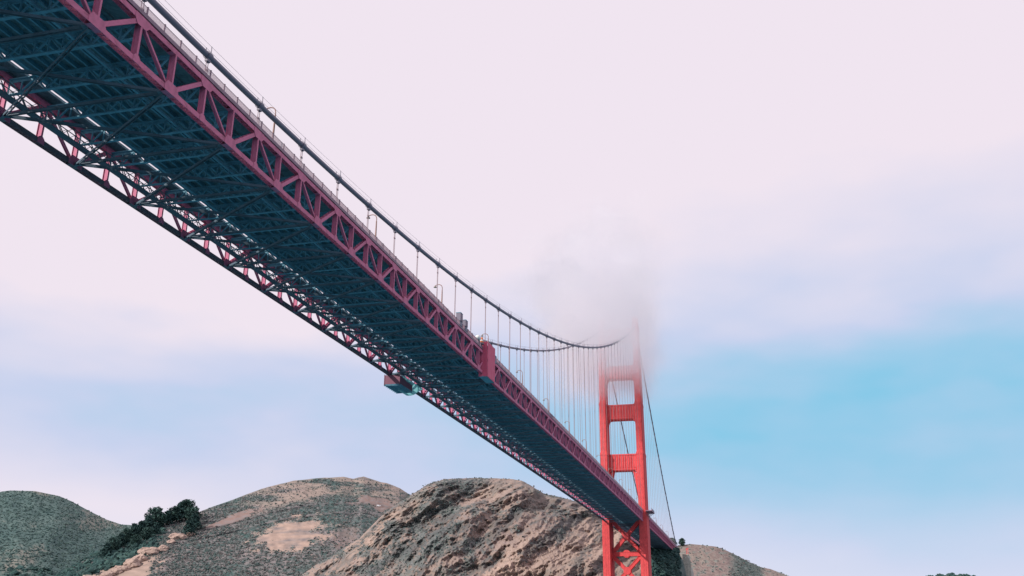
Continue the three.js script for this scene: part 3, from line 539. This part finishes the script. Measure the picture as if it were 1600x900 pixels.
const ORD = ['first', 'second', 'third', 'fourth', 'fifth', 'sixth', 'seventh', 'eighth', 'ninth', 'tenth', 'eleventh', 'twelfth', 'thirteenth', 'fourteenth', 'fifteenth', 'sixteenth', 'seventeenth', 'eighteenth', 'nineteenth'];
spur.sort((a, b) => a[0] - b[0]).forEach(([px, f, h], i) => tree(i % 2, groundNear(midSpots, px, f), h * 1.25, `dark evergreen on the spur above the valley, ${ORD[i]} tree from its left end`, 'evergreens along the spur'));
tree(2, groundNear(eastSpots, 1050, 0.98), 17, 'pale grey green tree behind the side span', 'trees by the approach');
tree(1, groundNear(eastSpots, 1066, 0.98), 13, 'dark round tree on the skyline right of the bridge cable', 'trees by the approach');
for (let i = 0; i < 19; i++) { // outcrop of pale boulders below the spur trees
  const px = 140 + 155 * (i + rnd()) / 19, f = 0.3 + 0.32 * (px - 140) / 155 + 0.12 * rnd(), s = groundNear(midSpots, px, f), g = mergeVertices(new THREE.IcosahedronGeometry(1, 4).deleteAttribute('uv').deleteAttribute('normal')), p = g.attributes.position;
  for (let k = 0; k < p.count; k++) { const x = p.getX(k), y = p.getY(k), z = p.getZ(k), q = 0.62 + 0.75 * ridged(x * 0.8 + i * 1.7, y * 0.8, z * 0.8 + i * 3.1, 4); p.setXYZ(k, x * q, y * q, z * q); }
  const ng = g.toNonIndexed(); ng.computeVertexNormals();
  const o = part('boulder', ng, rockMat), r = 4 + 8 * rnd() * rnd(); o.position.set(s[0], s[1] + r * 0.2, s[2]); o.scale.set(r * 1.5, r * 0.9, r * 1.2); o.rotation.y = rnd() * 6; tag(o, `pale pinkish boulder below the spur trees, ${ORD[i]} from the left in the outcrop`, 'boulder', 'boulders of the outcrop');
}
{ // white van where the hill road meets the cliff
  const s = groundNear(midSpots, 590, 0.68), o = group('van', null, V(s[0], s[1] + 0.2, s[2] + 4)); o.rotation.y = 0.5; tag(o, 'white van on the hill road at the edge of the cliff', 'van');
  const wm = std(lin(0.8, 0.8, 0.8), 0.35), sh = new THREE.Shape([[-3, 0.4], [3, 0.4], [3, 1.3], [2.2, 1.5], [1.5, 2.5], [-3, 2.6]].map(([x, y]) => new THREE.Vector2(x, y)));
  part('body', join([new THREE.ExtrudeGeometry(sh, { depth: 2.2, bevelEnabled: true, bevelSize: 0.08, bevelThickness: 0.08, bevelSegments: 1 }).translate(0, 0, -1.1)]), wm, o);
  part('window', join([box(1.2, 0.7, 2.42, 1.0, 1.95, 0)]), std(lin(0.02, 0.025, 0.03), 0.1), o);
  for (const [x, z] of [[-2, 1.1], [2, 1.1], [-2, -1.1], [2, -1.1]]) part('wheel', new THREE.CylinderGeometry(0.42, 0.42, 0.28, 12).rotateX(Math.PI / 2).translate(x, 0.42, z), M.asphalt, o);
}

// ---------------------------------------------------------------- low cloud round the tower top: clusters of droplets
{
  const N = 3000, cluster = () => {
    const t = [], gauss = () => (rnd() + rnd() + rnd() - 1.5) * 2, q = new THREE.Quaternion(), e = new THREE.Euler();
    for (let i = 0; i < N; i++) { const c = V(gauss() * 4.2, gauss() * 4.2, gauss() * 4.2), r = 0.066; e.set(rnd() * 6.3, rnd() * 6.3, rnd() * 6.3); q.setFromEuler(e); for (let k = 0; k < 3; k++) { const d = V(Math.cos(k * 2.0944), Math.sin(k * 2.0944), 0).multiplyScalar(r).applyQuaternion(q).add(c); t.push(d.x, d.y, d.z); } }
    const g = new THREE.BufferGeometry(); g.setAttribute('position', new THREE.Float32BufferAttribute(t, 3)); g.computeVertexNormals(); return g;
  };
  const sigma = N * 0.00283, KM = 0.021;
  const kap = (x, y, z) => { const b = 147 + 9 * fbm(x * 0.012, z * 0.012, 2.2, 3) + 0.07 * Math.max(0, -z); return Math.min(KM, 3e-5 * Math.max(0, y - b) ** 2) * (1 + 0.8 * clamp(fbm(x * 0.02, y * 0.03, z * 0.02, 3), -0.4, 0.5)); };
  const [X0, X1, Y0, Y1, A, B] = [-58, 72, 138, 232, -34, 245], vol = (X1 - X0) * (Y1 - Y0) * (B - A), kmax = KM * 1.4, tries = Math.round(vol * kmax / sigma), list = [];
  for (let i = 0; i < tries; i++) { const x = mix(X0, X1, rnd()), y = mix(Y0, Y1, rnd()), z = mix(A, B, rnd()); const edge = sstep(34, 8, x - 0.1 * z) * sstep(-64, -26, x - 0.12 * z) * sstep(0, 14, Y1 - y) * sstep(0, 90, B - z) * sstep(0, 25, z - A); if (rnd() < kap(x, y, z) * edge / kmax) list.push(V(x, y, z)); }
  const im = new THREE.InstancedMesh(cluster(), new THREE.MeshPhysicalMaterial({ color: lin(1, 0.97, 0.99), roughness: 1, transmission: 1, thickness: 0, ior: 1.05, specularIntensity: 0.1, side: THREE.DoubleSide }), list.length), m = new THREE.Matrix4(), q = new THREE.Quaternion(), e = new THREE.Euler();
  list.forEach((p, i) => { e.set(rnd() * 6.3, rnd() * 6.3, rnd() * 6.3); q.setFromEuler(e); m.compose(p, q, V(1, 1, 1)); im.setMatrixAt(i, m); });
  add(im, 'fog_cloud'); tag(im, 'low pink white fog bank hiding the top of the tower', null, null, 'stuff');
  console.log('cloud clusters', list.length);
}

renderer.render(scene, camera);
